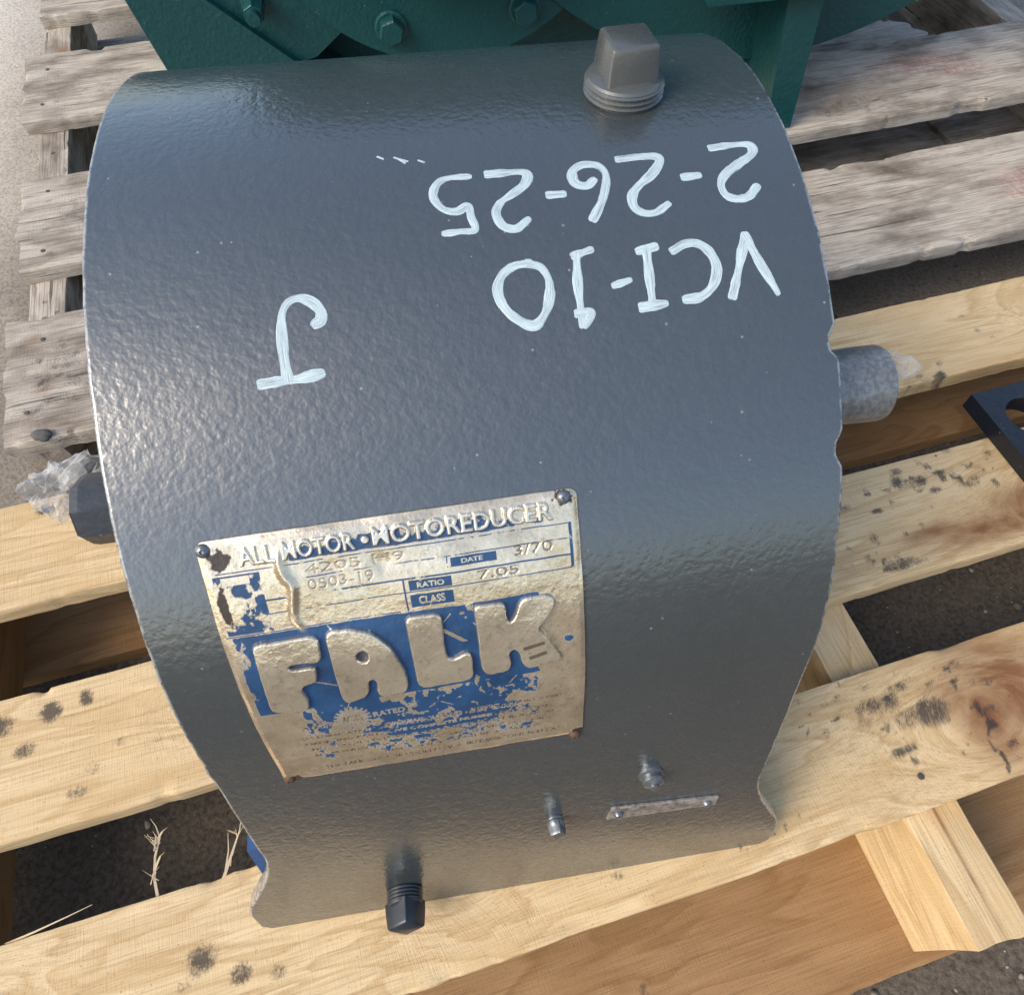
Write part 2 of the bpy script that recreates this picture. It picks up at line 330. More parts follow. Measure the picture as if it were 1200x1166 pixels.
add_piece(YP, 'bottom_board', M_raw, -1.90, 4.2, -.052, .30, B0, T, seed=30, wob=.002)
add_piece(YP, 'bottom_board', M_raw, -1.90, 4.2, -1.775, -1.33, B0, T, seed=31, wob=.002, stains=scatter(.1, -1.62, .12, .04, 9, .02, .05, .4, .8))
def splinter(P, pts, r, name='splinter'):
    bm = bmesh.new(); off = P['off']; rings = []
    n = len(pts)
    for i, p_ in enumerate(pts):
        rr = r*(1-.8*i/(n-1)); rings.append([bm.verts.new(Vector((p_[0]-off[0]+rr*math.cos(q), p_[1]-off[1]+rr*math.sin(q)*.5, p_[2]-ZG+rr*math.sin(q)))*S) for q in (0, 2.1, 4.2)])
    for a, b in zip(rings, rings[1:]):
        for i in range(3): bm.faces.new((a[i], a[(i+1) % 3], b[(i+1) % 3], b[i]))
    bm.faces.new(rings[0]); bm.faces.new(rings[-1]); return from_bm(name, bm, M_straw, P)
splinter(YP, [(-1.125, -.992, -.01), (-1.123, -.95, .012), (-1.112, -.90, .03), (-1.09, -.86, .05), (-1.095, -.83, .062), (-1.105, -.81, .07)], .0048)
splinter(YP, [(-1.118, -.93, .02), (-1.095, -.905, .04), (-1.08, -.90, .05)], .004)
splinter(YP, [(-1.105, -.87, .04), (-1.08, -.85, .06), (-1.062, -.845, .07)], .004)
splinter(YP, [(-.955, -1.0, -.01), (-.93, -.965, .01), (-.905, -.93, .03), (-.885, -.905, .05), (-.875, -.88, .06)], .005)
splinter(YP, [(-.945, -.985, 0), (-.925, -.94, .025), (-.915, -.90, .05)], .0032)
for q in range(26):      # little fibres along the torn edge
    t_ = rg.uniform(0, 1); u, v, z = (-1.125, -.95, .012) if t_ < .3 else ((-1.10, -.87, .045) if t_ < .6 else ((-.93, -.965, .01) if t_ < .8 else (-.895, -.915, .04))); a = rg.uniform(-1, 1); L_ = rg.uniform(.012, .035)
    splinter(YP, [(u+rg.randn()*.008, v+rg.randn()*.015, z), (u+a*L_, v+L_*.8, z+L_*.6)], .0016)
splinter(YP, [(-1.50, -.99, -.01), (-1.42, -.985, .006), (-1.34, -.975, .012), (-1.28, -.965, .012)], .005)

# ---- old grey pallet (behind)
GP = pallet('pallet', 'old grey weathered pallet behind, carrying the dark green machine', 1.3, 2.6)
gs = lambda u, v, s=.8: (u, v, .03, .022, s, 0)
g2 = [(3.2, 2.05, .3, .1, .8, 2), (3.35, 1.93, .2, .06, .9, 2), (2.58, 1.88, .45, .10, .55, 1)]+scatter(2.6, 1.75, .2, .05, 10, .03, .09, .3, .6)
g3 = [(3.1, .98, .15, .08, 1., 2), (3.0, .9, .1, .05, .9, 2), (-1.47, 1.08, .03, .02, .8, 0), (-1.46, .92, .04, .03, .8, 1), (-1.5, 1.2, .03, .03, .8, 1)]+scatter(-1.45, .95, .06, .12, 10, .015, .04, .5, .8)
bigd = lambda u, v, ru, rv, s: (u, v, ru, rv, s, 0)
g3 += [bigd(-1.35, 1.0, .25, .30, .60), bigd(-1.5, .8, .1, .1, .6), bigd(2.5, .75, .8, .06, .4)]
g2 += [bigd(-1.3, 2.0, .3, .3, .55), bigd(2.5, 1.72, .5, .07, .5), bigd(3.2, 1.7, .6, .05, .45)]
g2 += [gs(-1.46, 2.1), gs(-1.47, 1.9), gs(-1.46, 1.72)]
add_piece(GP, 'board', M_old, -1.59, 4.35, .66, 1.329, 0, T, seed=40, stains=g3, wob=.004, chip=.016, ends=(.012, .01), label='wide grey board with red crayon marks, nearest the new pallet')
add_piece(GP, 'board', M_old, -1.583, 4.33, 1.632, 2.299, 0, T, seed=41, stains=g2, knots=[(2.60, 1.80, .035)], wob=.005, chip=.028, ends=(.012, .01), label='grey board with a pale knot and splintered edge')
add_piece(GP, 'board', M_old, -1.60, 4.36, 2.80, 3.46, 0, T, seed=42, stains=[gs(-1.45, 3.2), gs(-1.45, 2.95), bigd(-1.2, 3.1, .4, .3, .52)], wob=.004, chip=.016, ends=(.012, .01))
add_piece(GP, 'board', M_old, -1.56, 4.34, 3.90, 4.56, 0, T, seed=43, wob=.004, chip=.016)
for i, (a, b) in enumerate(((-1.565, -1.415), (1.27, 1.44), (4.09, 4.27))):
    add_piece(GP, 'stringer', M_old, a, b, .68, 4.55, -T-.002, ST-.004, along='v', seed=50+i, wob=.004, chip=.01, stains=[(-1.5, 1.5, .02, .02, .9, 0), (-1.45, 1.42, .02, .02, .9, 0), (-1.5, 1.4, .02, .02, .9, 0), (-1.49, 2.62, .02, .02, .9, 0), (-1.46, 3.62, .05, .1, 1., 1)])
add_piece(GP, 'bottom_board', M_old, -1.55, 3.478, 1.70, 2.55, B0, T, seed=60)
add_piece(GP, 'bottom_board', M_old, 3.535, 4.35, 1.72, 2.5, B0, T, seed=61)
add_piece(GP, 'bottom_board', M_old, -1.55, 4.3, 3.95, 4.5, B0, T, seed=63)
add_piece(GP, 'broken_board', M_old, 2.2, 3.45, 2.36, 2.66, -T-.004, .10, seed=64, ends=(.05, .04), chip=.05)

nm = None
M_nail = Mat('rusty_nail_head', .6, .6).out((.12, .10, .09))
for P, us, vs in ((YP, (1.01, -1.80), (-.12+.2, .30, -.42, -.64, -1.08, -1.30)), (GP, (-1.49, 4.18), (.80, 1.2, 1.75, 2.18, 2.95, 3.3))):
    for u in us:
        for v in vs:
            if nm is None:
                bm = bmesh.new(); lathe(bm, [(.010, -.004), (.010, .001), (.008, .002), (.002, .002)], 12); nm = bpy.data.meshes.new('nail'); bm.to_mesh(nm); bm.free(); nm.materials.append(M_nail)
            o = bpy.data.objects.new('nail', nm); col.objects.link(o); o.parent = P; o.location = Vector((u+rg.uniform(-.03, .03)-P['off'][0], v+rg.uniform(-.015, .015)-P['off'][1], -ZG+.001))*S; o.rotation_euler = (rg.uniform(-.1, .1), rg.uniform(-.1, .1), 0)

# loose stones on the ground under the pallets
gv = []; gf = []; bm = bmesh.new(); bmesh.ops.create_icosphere(bm, subdivisions=1, radius=1); bv = np.array([v.co[:] for v in bm.verts]); bf = np.array([[v.index for v in f.verts] for f in bm.faces]); bm.free()
for q in range(1600):
    u, v = (rg.uniform(-2.1, 3.2), rg.uniform(-2.6, .9)) if q < 1200 else (rg.uniform(1.5, 4.5), rg.uniform(.3, 3.6)); r = .004+.016*rg.rand()**3
    x, y = u*math.cos(TH)-v*math.sin(TH), u*math.sin(TH)+v*math.cos(TH); P_ = bv*(1+.5*(rg.rand(len(bv), 1)-.5))*r*np.array([1, rg.uniform(.6, 1), rg.uniform(.4, .8)]); a = rg.uniform(0, 6.3)
    P_ = np.stack([P_[:, 0]*math.cos(a)-P_[:, 1]*math.sin(a)+x, P_[:, 0]*math.sin(a)+P_[:, 1]*math.cos(a)+y, P_[:, 2]+ZG+r*.25], 1); gf.append(bf+len(gv)*len(bv)); gv.append(P_)
mg = Mat('loose_gravel', .9); mgv = mg.coord(); link('gravel', mesh_np(np.vstack(gv)*S, np.vstack(gf)), mg.out(mg.ramp(mg.noise(mgv, 90, 2), [(.35, (.09, .075, .06)), (.65, (.34, .30, .25))])), kind='stuff', label='loose stones and grit on the ground under the pallets')

# ================================================================== the gear reducer
GR = thing('gear_reducer', 'dark grey horseshoe shaped gear reducer with metal nameplate and white marker writing', 'gear reducer')
W2 = 1.343/2; ZC = .382; TE = .2593; SA = math.pi/2-TE; SF = 2.345; KR = .8612   # KR: size of the reducer against the pallets
YA, ZA = -math.cos(TE), ZC+math.sin(TE)
def path(s):
    """s = arc length from the crown, positive to the front; returns y, z, ny, nz of the outer skin"""
    q = abs(s)
    if q <= SA: ph = math.pi/2-q; y, z, a, b = -math.cos(ph), ZC+math.sin(ph), -math.cos(ph), math.sin(ph)
    else: k = q-SA; y, z, a, b = YA-math.sin(TE)*k, ZA-math.cos(TE)*k, -math.cos(TE), math.sin(TE)
    return (y, z, a, b) if s >= 0 else (-y, z, -a, b)
def on_skin(x, s, h=0):
    y, z, a, b = path(s); return Vector((x, y+a*h, z+b*h))
def normal(s): y, z, a, b = path(s); return Vector((0, a, b))
def half_width(s):   # the sheet widens into feet at the bottom, with clipped corners
    return float(np.interp(abs(s), [0, 1.80, 1.86, 1.90, 1.95, 2.01, 2.07, 2.12, 2.17, 2.20, 2.235, 2.32, 2.345], [W2, W2, W2-.003, W2+.001, W2+.012, W2+.033, W2+.062, W2+.087, W2+.112, W2+.123, W2+.127, W2+.122, W2+.096]))
def notch(s): return sum(d*math.exp(-((s-c)/w)**4) for c, w, d in ((.585, .024, .016), (.787, .026, .014), (.98, .02, .004), (-.2, .03, .003)))
ss = np.linspace(-SF, SF, 380)
hs = -.042
EDG = []
xi = np.linspace(-1, 1, 64)[1:-1]
V = []
for s in ss:
    y, z, a, b = path(s); L = -half_width(s); wob = .0014*(float(fbm(s*22, 1.3, 3, 2))-.5)*2; wr = .0012*(float(fbm(s*22, 7.7, 3, 5))-.5)*2
    R = half_width(s)-notch(s)+wr; L = L+wob
    th = .042
    kink = .004*math.exp(-((s-1.40)/.02)**2); L -= kink
    row = [(L+.0005, -.010), (L+.002, -.003), (L+.005, 0), (L+.009, 0)]+[(L+.009+(R-L-.018)*(t+1)/2, 0) for t in xi]+[(R-.009, 0), (R-.005, 0), (R-.002, -.003), (R-.0005, -.010), (R-.0005, -th), (R-.03, -th), (L+.03, -th), (L+.0005, -th)]
    for x, h in row: V.append((x, y+a*h, z+b*h)); EDG.append((1. if h < -.003 or (x < L+.006) or (x > R-.006) else 0., 0, 0))
k = len(row); V = np.array(V)*S
F = grid_faces(len(ss), k, True)
me = mesh_np(V, F); color_attr(me, 'edge', np.array(EDG)); bm = bmesh.new(); bm.from_mesh(me); bmesh.ops.holes_fill(bm, edges=[e for e in bm.edges if e.is_boundary], sides=0); bmesh.ops.recalc_face_normals(bm, faces=bm.faces); bm.to_mesh(me); bm.free()
shell = link('housing_shell', me, M_shell, GR, True); me.set_sharp_from_angle(angle=math.radians(50))
# end covers, recessed inside the shell rim
prof = [(y+a*-.043, z+b*-.043) for y, z, a, b in (path(s) for s in np.linspace(-2.30, 2.30, 90))]
YZ = lambda X: Matrix(((0, 0, 1, X), (1, 0, 0, 0), (0, 1, 0, 0), (0, 0, 0, 1)))
for X, d in ((-W2+.03, .05), (W2-.08, .05)):
    bm = bmesh.new(); prism(bm, prof, YZ(X), d); from_bm('end_cover', bm, M_shell, GR)
bm = bmesh.new(); prism(bm, [(-1.178, -.345), (-1.075, .055), (1.075, .055), (1.178, -.345)], YZ(-.726), .10); from_bm('base_rail', bm, M_blue, GR, bevel=.006, label='bright blue base rail')

def plug(name, M, mat, r, th0, th1, sq, top, phase, label=None, nt_=3, boss=None):
    """threaded plug along local z of M: threads from th0 to th1, square head up to top"""
    bm = bmesh.new()
    pr = [(r*.9, th0-.01)]; dz = (th1-th0)/nt_
    for i in range(nt_): z0 = th0+i*dz; pr += [(r*.93, z0), (r*1.0, z0+dz*.45), (r*1.0, z0+dz*.6), (r*.93, z0+dz)]
    pr += [(r*.96, th1), (r*.93, th1+dz*.5), (r*.72, th1+dz*1.15), (r*.3, th1+dz*1.2)]
    lathe(bm, pr, 48, M)
    body = from_bm(name, bm, mat, GR, True)
    if label: body['label'] = label
    bm = bmesh.new(); q = sq/2
    poly = []
    for cx_, cy_ in ((1, 1), (-1, 1), (-1, -1), (1, -1)):
        a0 = math.atan2(cy_, cx_)
        for da in (-.42, 0, .42): poly.append((cx_*(q*.84)+q*.17*math.cos(a0+da), cy_*(q*.84)+q*.17*math.sin(a0+da)))
    Mr = M @ Matrix.Rotation(phase, 4, 'Z')
    secs = ((th1-.004, 1.04), (th1+.3*(top-th1), 1.02), (top-.008, .95), (top-.003, .92), (top, .84)); rings = []
    for h, f in secs: rings.append([bm.verts.new((Mr @ Vector((x*f, y*f, h)))*S) for x, y in poly])
    for a, b in zip(rings, rings[1:]):
        for i in range(len(poly)): j = (i+1) % len(poly); bm.faces.new((a[i], a[j], b[j], b[i]))
    bm.faces.new(rings[0][::-1]); bm.faces.new(rings[-1])
    from_bm('square_head', bm, mat, body, True)
    return body
up = frame(on_skin(.372, -.030, 0), (0, .02, 1))
plug('filler_plug', up, M_metalgrey, .082, 0, .032, .102, .110, math.radians(4), 'silver grey square headed pipe plug on top of the shell')
def lofted(name, mat, parent, prof_, M, n=40, **kw):
    bm = bmesh.new(); lathe(bm, prof_, n, M); o = from_bm(name, bm, mat, parent, True); [o.__setitem__(a, b) for a, b in kw.items()]; return o
FN = (0, -math.cos(TE), math.sin(TE))
plug('drain_plug', frame(on_skin(-.352, 2.225, 0), FN), M_dark, .053, 0, .040, .082, .105, math.radians(38), 'black square headed drain plug', 4)
plug('level_plug', frame(on_skin(.095, 1.905, 0), FN), M_steel, .0235, 0, .018, .035, .048, math.radians(30), 'small worn metal plug', 2)
lofted('grease_nipple', M_steel, GR, [(.034, -.004), (.033, .006), (.026, .009), (.026, .018), (.029, .020), (.028, .027), (.017, .031), (.012, .034), (.012, .040), (.006, .042)], frame(on_skin(.345, 1.735, 0), FN), 32)
# shafts
sM = frame((.60, -.43, .915), (1, 0, 0), (0, 1, 0))
bm = bmesh.new(); lathe(bm, [(.086, 0), (.087, .05), (.085, .20), (.088, .27), (.088, .325), (.086, .332), (.082, .335), (.02, .337)], 56, sM)
for v in bm.verts:
    p_ = v.co/S; f = 1+.035*(float(fbm(p_.x*16, math.atan2(p_.z-.915, p_.y+.43)*2.5, 3, 9))-.5)*(1 if p_.x > .8 else .4)
    v.co = Vector((p_.x, -.43+(p_.y+.43)*f, .915+(p_.z-.915)*f))*S
from_bm('output_shaft', bm, M_foil, GR, True, label='shaft end wrapped in silvery film, on the right')
lM = frame((-.60, -.47, .845), (-1, 0, 0), (0, 0, 1))
bm = bmesh.new(); lathe(bm, [(.077, 0), (.078, .245), (.075, .258), (.070, .265)], 8, lM, math.radians(8)); from_bm('input_shaft', bm, M_dark, GR, False, bevel=.012, label='black painted stub shaft on the left')

# ---- writing with a white paint marker (surface coordinates: x, s)
STROKES = {
'5': [(-0.0314, 0.3034), (-0.0037, 0.3024), (0.0232, 0.3013), (0.0197, 0.2748), (0.016, 0.2496), (-0.0043, 0.2589), (-0.0279, 0.2522), (-0.0433, 0.2283), (-0.0407, 0.2046), (-0.0262, 0.1859), (-0.0035, 0.1804), (0.0257, 0.1814)],
'2c': [(0.0633, 0.1798), (0.0947, 0.1798), (0.1259, 0.181), (0.138, 0.1904), (0.1283, 0.212), (0.1002, 0.2331), (0.0776, 0.2489), (0.0664, 0.2716), (0.075, 0.2979), (0.0981, 0.3073), (0.1224, 0.2908)],
'd1': [(0.1711, 0.2408), (0.1969, 0.2414)],
'6a': [(0.2601, 0.2163), (0.2463, 0.2271), (0.2289, 0.223), (0.2215, 0.2087), (0.2261, 0.1886), (0.2465, 0.1767), (0.2757, 0.1823), (0.2861, 0.209), (0.2715, 0.2569), (0.2446, 0.3017)],
'2b': [(0.3177, 0.1703), (0.357, 0.1686), (0.39, 0.1711), (0.3965, 0.1838), (0.3752, 0.213), (0.3443, 0.2376), (0.3271, 0.2596), (0.326, 0.2836), (0.3412, 0.2986), (0.3645, 0.3), (0.3902, 0.2852)],
'd2': [(0.4349, 0.2273), (0.4631, 0.2258)],
'2a': [(0.5052, 0.1618), (0.5528, 0.1583), (0.5831, 0.163), (0.5808, 0.1849), (0.5461, 0.2084), (0.5163, 0.2293), (0.5024, 0.2522), (0.5069, 0.2764), (0.5267, 0.2869), (0.5508, 0.283), (0.5705, 0.2637)],
'V1': [(0.4796, 0.4803), (0.502, 0.4235), (0.5243, 0.3652)],
'V2': [(0.5243, 0.3652), (0.5422, 0.423), (0.5657, 0.4811)],
'C': [(0.3824, 0.3813), (0.4069, 0.3705), (0.4317, 0.373), (0.4507, 0.3921), (0.4585, 0.4237), (0.4457, 0.4562), (0.4203, 0.4751), (0.3904, 0.4774)],
'I1': [(0.3181, 0.3756), (0.3494, 0.3703)],
'I2': [(0.3323, 0.3761), (0.3295, 0.4242), (0.3273, 0.4779)],
'I3': [(0.307, 0.4838), (0.3498, 0.4812)],
'd3': [(0.2629, 0.4373), (0.2895, 0.431)],
'1a': [(0.1967, 0.3725), (0.2279, 0.3644)],
'1b': [(0.2011, 0.372), (0.1951, 0.4284), (0.1939, 0.4728), (0.1938, 0.5043)],
'1c': [(0.1873, 0.4827), (0.2124, 0.4836), (0.1973, 0.5047)],
'0': [(0.1094, 0.3793), (0.1337, 0.391), (0.1438, 0.4231), (0.1333, 0.4665), (0.1078, 0.4961), (0.0801, 0.4853), (0.0563, 0.4584), (0.0478, 0.4265), (0.0593, 0.398), (0.083, 0.3821), (0.1121, 0.3786)],
'J1': [(-0.3833, 0.5491), (-0.3493, 0.5471), (-0.3169, 0.5465), (-0.2798, 0.5415)],
'J2': [(-0.3377, 0.5451), (-0.3399, 0.5016), (-0.3383, 0.4553), (-0.3336, 0.424), (-0.3198, 0.4062), (-0.2991, 0.4031), (-0.2796, 0.414), (-0.2682, 0.431), (-0.2698, 0.4464), (-0.2795, 0.4531)]}
def spline(pts, n=10):
    P = [np.array(p_) for p_ in pts]
    if len(P) == 2: return [P[0]+(P[1]-P[0])*t for t in np.linspace(0, 1, 12)]
    P = [2*P[0]-P[1]]+P+[2*P[-1]-P[-2]]; out = []
    for i in range(1, len(P)-2):
        for t in np.linspace(0, 1, n, endpoint=False):
            a, b, c, d = P[i-1:i+3]; out.append(.5*((2*b)+(c-a)*t+(2*a-5*b+4*c-d)*t*t+(3*b-a-3*c+d)*t**3))
    return out+[P[-2]]
def write(name, keys, width, label):
    V = []; F = []; U = []; lift = .0007
    for q, key in enumerate(keys):
        P = spline(STROKES[key]); n = len(P); w = width/2
        tan = [P[min(i+1, n-1)]-P[max(i-1, 0)] for i in range(n)]; tan = [t/np.linalg.norm(t) for t in tan]
        P = [P[0]-tan[0]*w*f for f in (.85, .6, .3)]+P+[P[-1]+tan[-1]*w*f for f in (.3, .6, .85)]; tan = [tan[0]]*3+tan+[tan[-1]]*3
        cap = [.62, .85, .97]+[1]*n+[.92, .80, .50]; base = len(V); d = 0; m_ = 9
        for i, (p_, t) in enumerate(zip(P, tan)):
            if i: d += np.linalg.norm(P[i]-P[i-1])
            nr = np.array([-t[1], t[0]]); ww = w*cap[i]*(1+.42*(float(fbm(d*30, q*3.1, 3, 4))-.5)*2)
            for j in range(m_):
                o = (j/(m_-1)*2-1); c = p_+nr*ww*(o+.06*(float(fbm(d*90, j*5+q, 2, 8))-.5)*(abs(o) > .9)); V.append(on_skin(c[0], c[1], (lift+q*.00006)*(1-.6*o**6))*S); U.append((d*4+q*1.7, j/(m_-1)+q*.37))
        for i in range(len(P)-1):
            for j in range(m_-1): a = base+i*m_+j; F.append((a, a+1, a+m_+1, a+m_))
    me = mesh_np(np.array(V), F); uv = me.uv_layers.new(name='UVMap'); li = np.zeros(len(me.loops), np.int32); me.loops.foreach_get('vertex_index', li)
    uv.data.foreach_set('uv', np.array(U, np.float32)[li].ravel())
    bm = bmesh.new(); bm.from_mesh(me); bmesh.ops.recalc_face_normals(bm, faces=bm.faces); bm.to_mesh(me); bm.free()
    return link(name, me, M_marker, GR, True, label=label)
write('marker_writing', ['2a', 'd2', '2b', '6a', 'd1', '2c', '5'], .0170, 'white upside down handwriting reading 2-26-25')
write('marker_writing', ['V1', 'V2', 'C', 'I1', 'I2', 'I3', 'd3', '1a', '1b', '1c', '0'], .0170, 'white upside down handwriting reading VCI-10')
write('marker_writing', ['J1', 'J2'], .0180, 'white upside down letter J')

STROKES.update({'k1': [(-.138, .111), (-.128, .118)], 'k2': [(-.107, .117), (-.095, .124), (-.083, .130)], 'k3': [(-.062, .130), (-.052, .136)]})
STROKES['k4'] = [(-.100, .121), (-.088, .134)]
write('scuff_mark', ['k1', 'k2', 'k3', 'k4'], .0045, 'small pale scratches in the paint above the writing')

# ================================================================== nameplate: one embossed, half worn sheet
PX0, PX1, PS0, PS1 = -.539, .1485, .804, 1.470
NX, NY = 560, 540
AX = np.linspace(PX0, PX1, NX); AS = np.linspace(PS0, PS1, NY); GX, GS = np.meshgrid(AX, AS)
TW = lambda x: (x-PX0)/(PX1-PX0)
def raster(tris):
    m = np.zeros((NY, NX), np.float32); dx = AX[1]-AX[0]; ds = AS[1]-AS[0]
    for t in tris:
        t = np.array(t); i0 = max(0, int((t[:, 0].min()-PX0)/dx)-1); i1 = min(NX, int((t[:, 0].max()-PX0)/dx)+2); j0 = max(0, int((t[:, 1].min()-PS0)/ds)-1); j1 = min(NY, int((t[:, 1].max()-PS0)/ds)+2)
        if i1 <= i0 or j1 <= j0: continue
        X = GX[j0:j1, i0:i1]; Y = GS[j0:j1, i0:i1]; a, b, c = t
        d = (b[0]-a[0])*(c[1]-a[1])-(c[0]-a[0])*(b[1]-a[1])
        if abs(d) < 1e-12: continue
        u = ((X-a[0])*(c[1]-a[1])-(c[0]-a[0])*(Y-a[1]))/d; v = ((b[0]-a[0])*(Y-a[1])-(X-a[0])*(b[1]-a[1]))/d
        m[j0:j1, i0:i1] = np.maximum(m[j0:j1, i0:i1], (u >= -.001) & (v >= -.001) & (u+v <= 1.001))
    return m
def blur(m, n=1):
    for _ in range(n):
        q = np.pad(m, 1, mode='edge'); m = (q[:-2, 1:-1]+q[2:, 1:-1]+q[1:-1, :-2]+q[1:-1, 2:]+2*m)/6
    return m
def text(s, x0, x1, s0, s1, bold=.0):
    """letters filled into x0..x1, s0 (top) .. s1 (bottom) on the plate"""
    cu = bpy.data.curves.new('t', 'FONT'); cu.body = s; cu.offset = bold; cu.resolution_u = 3
    o = bpy.data.objects.new('t', cu); col.objects.link(o); bpy.context.view_layer.update()
    dg = bpy.context.evaluated_depsgraph_get(); me = o.evaluated_get(dg).to_mesh(); me.calc_loop_triangles()
    P = np.array([v.co[:2] for v in me.vertices]); T_ = [tuple(t.vertices) for t in me.loop_triangles]; o.evaluated_get(dg).to_mesh_clear()
    bpy.data.objects.remove(o); bpy.data.curves.remove(cu)
    lo = P.min(0); hi = P.max(0); P = (P-lo)/(hi-lo); P = np.stack([x0+P[:, 0]*(x1-x0), s1-P[:, 1]*(s1-s0)], 1)
    return raster([P[list(t)] for t in T_])
def poly_mask(pts):
    from mathutils.geometry import tessellate_polygon
    v = [Vector((a, b, 0)) for a, b in pts]; return raster([[pts[i] for i in t] for t in tessellate_polygon([v])])
def rect(x0, x1, s0, s1): return ((GX > x0) & (GX < x1) & (GS > s0) & (GS < s1)).astype(np.float32)
def hline(x0, x1, s, w=.0028): return ((GX > x0) & (GX < x1) & (np.abs(GS-s) < w/2)).astype(np.float32)
def smooth_poly(pts, n=4):
    P = [np.array(p_) for p_ in pts]; out = []; N = len(P)
    for i in range(N):
        a, b, c = P[i-1], P[i], P[(i+1) % N]; p0 = b+(a-b)*min(.45, .010/max(1e-6, np.linalg.norm(a-b))); p1 = b+(c-b)*min(.45, .010/max(1e-6, np.linalg.norm(c-b)))
        for t in np.linspace(0, 1, n): out.append(tuple((1-t)**2*p0+2*t*(1-t)*b+t*t*p1))
    return out
FALK = {
'F': [(-0.4864, 1.025), (-0.4776, 1.0163), (-0.3721, 1.0175), (-0.364, 1.0292), (-0.3683, 1.0706), (-0.3766, 1.0774), (-0.4211, 1.0727), (-0.434, 1.0777), (-0.4261, 1.0868), (-0.3821, 1.0877), (-0.3874, 1.1258), (-0.4154, 1.1303), (-0.4217, 1.1434), (-0.4149, 1.1695), (-0.4176, 1.1926), (-0.4264, 1.1998), (-0.4832, 1.1934), (-0.4916, 1.1835)],
'A': [(-0.351, 1.0228), (-0.3401, 1.0119), (-0.3025, 1.014), (-0.2634, 1.0311), (-0.2341, 1.0705), (-0.2175, 1.1319), (-0.2158, 1.1747), (-0.2235, 1.1933), (-0.2745, 1.1955), (-0.2796, 1.1807), (-0.2744, 1.1567), (-0.2805, 1.1396), (-0.292, 1.1477), (-0.2956, 1.1794), (-0.3072, 1.1915), (-0.3421, 1.2008), (-0.3507, 1.1873), (-0.3518, 1.115)],
'O': [(-0.3028, 1.0745), (-0.2958, 1.0665), (-0.2872, 1.0653), (-0.2799, 1.0731), (-0.2796, 1.0844), (-0.2859, 1.0927), (-0.2945, 1.093), (-0.3019, 1.0859)],
'L': [(-0.1982, 1.0163), (-0.1899, 1.0075), (-0.1375, 1.0103), (-0.1293, 1.0194), (-0.1332, 1.0987), (-0.1305, 1.1209), (-0.1161, 1.1247), (-0.092, 1.1114), (-0.0821, 1.1233), (-0.0836, 1.1767), (-0.0935, 1.1869), (-0.1878, 1.1887), (-0.1975, 1.1765)],
'K': [(-0.0667, 1.0127), (-0.0589, 1.0055), (-0.0126, 1.0071), (-0.0062, 1.0167), (-0.0069, 1.0454), (-0.0003, 1.0556), (0.0091, 1.0455), (0.0214, 1.0144), (0.0342, 1.0063), (0.0797, 1.0077), (0.09, 1.0196), (0.087, 1.0366), (0.0698, 1.0605), (0.0518, 1.0805), (0.0764, 1.1189), (0.0981, 1.1645), (0.0925, 1.1765), (0.0286, 1.1829), (0.0177, 1.1696), (0.0124, 1.1368), (0.0013, 1.1215), (-0.0091, 1.1326), (-0.0049, 1.1649), (-0.0133, 1.1796), (-0.0552, 1.1817), (-0.0656, 1.1685), (-0.066, 1.0826)]}
big = np.zeros((NY, NX), np.float32)
for k_ in 'FALK': big = np.maximum(big, poly_mask(smooth_poly(FALK[k_])))
big = big*(1-poly_mask(FALK['O']))
slots = poly_mask([(.020, 1.121), (.063, 1.113), (.065, 1.121), (.022, 1.130)])+poly_mask([(.030, 1.148), (.067, 1.139), (.069, 1.148), (.032, 1.157)])
bigs = blur(big, 2)
n1 = fbm(GX*38, GS*32, 6, 1); n2 = fbm(GX*105, GS*85, 5, 2); n3 = fbm(GX*11, GS*11, 4, 3); nh = fbm(GX*190, GS*170, 3, 6)
noisy = .55*n1+.30*n2+.15*nh                                        # about .5
def wear(cov, k=16): return np.clip((cov-noisy)*k+.5, 0, 1)         # cov .3 .. .8 -> painted share
def box(x0, x1, s0, s1, e=.012): return sstep(x0-e, x0+e, GX)*(1-sstep(x1-e, x1+e, GX))*sstep(s0-e, s0+e, GS)*(1-sstep(s1-e, s1+e, GS))
jx = GX+.012*(n3-.5); js = GS+.012*(n1-.5)
# main blue field: solid round the letters, torn away to the right and downwards
f1 = box(-.520, .062, 1.000, 1.205, .004)*(.86-.22*sstep(.5, .68, n3))
f1 *= 1-.62*sstep(.035, .075, GX)*sstep(1.03, 1.06, GS); f1 *= 1-.45*box(-.53, -.495, 1.0, 1.10, .01)
f2 = .64*np.exp(-((GX+.20)/.17)**4-((GS-1.27)/.085)**4)+.40*np.exp(-((GX-.0)/.09)**4-((GS-1.25)/.09)**4)+.58*np.exp(-((GX+.36)/.07)**4-((GS-1.225)/.04)**4)
f2 += .25*np.exp(-((GX+.12)/.15)**4-((GS-1.36)/.035)**4)
cov = np.maximum(np.where(GS < 1.205, f1, 0), np.where(GS > 1.17, np.minimum(f2, .74), 0))
cov = np.maximum(cov, .45*box(-.46, .06, 1.20, 1.42, .03)*(.8+.4*n3))
blue = wear(cov)
blue = np.maximum(blue, wear(.72*np.exp(-((GX-.118)/.018)**2-((GS-1.125)/.018)**2)))
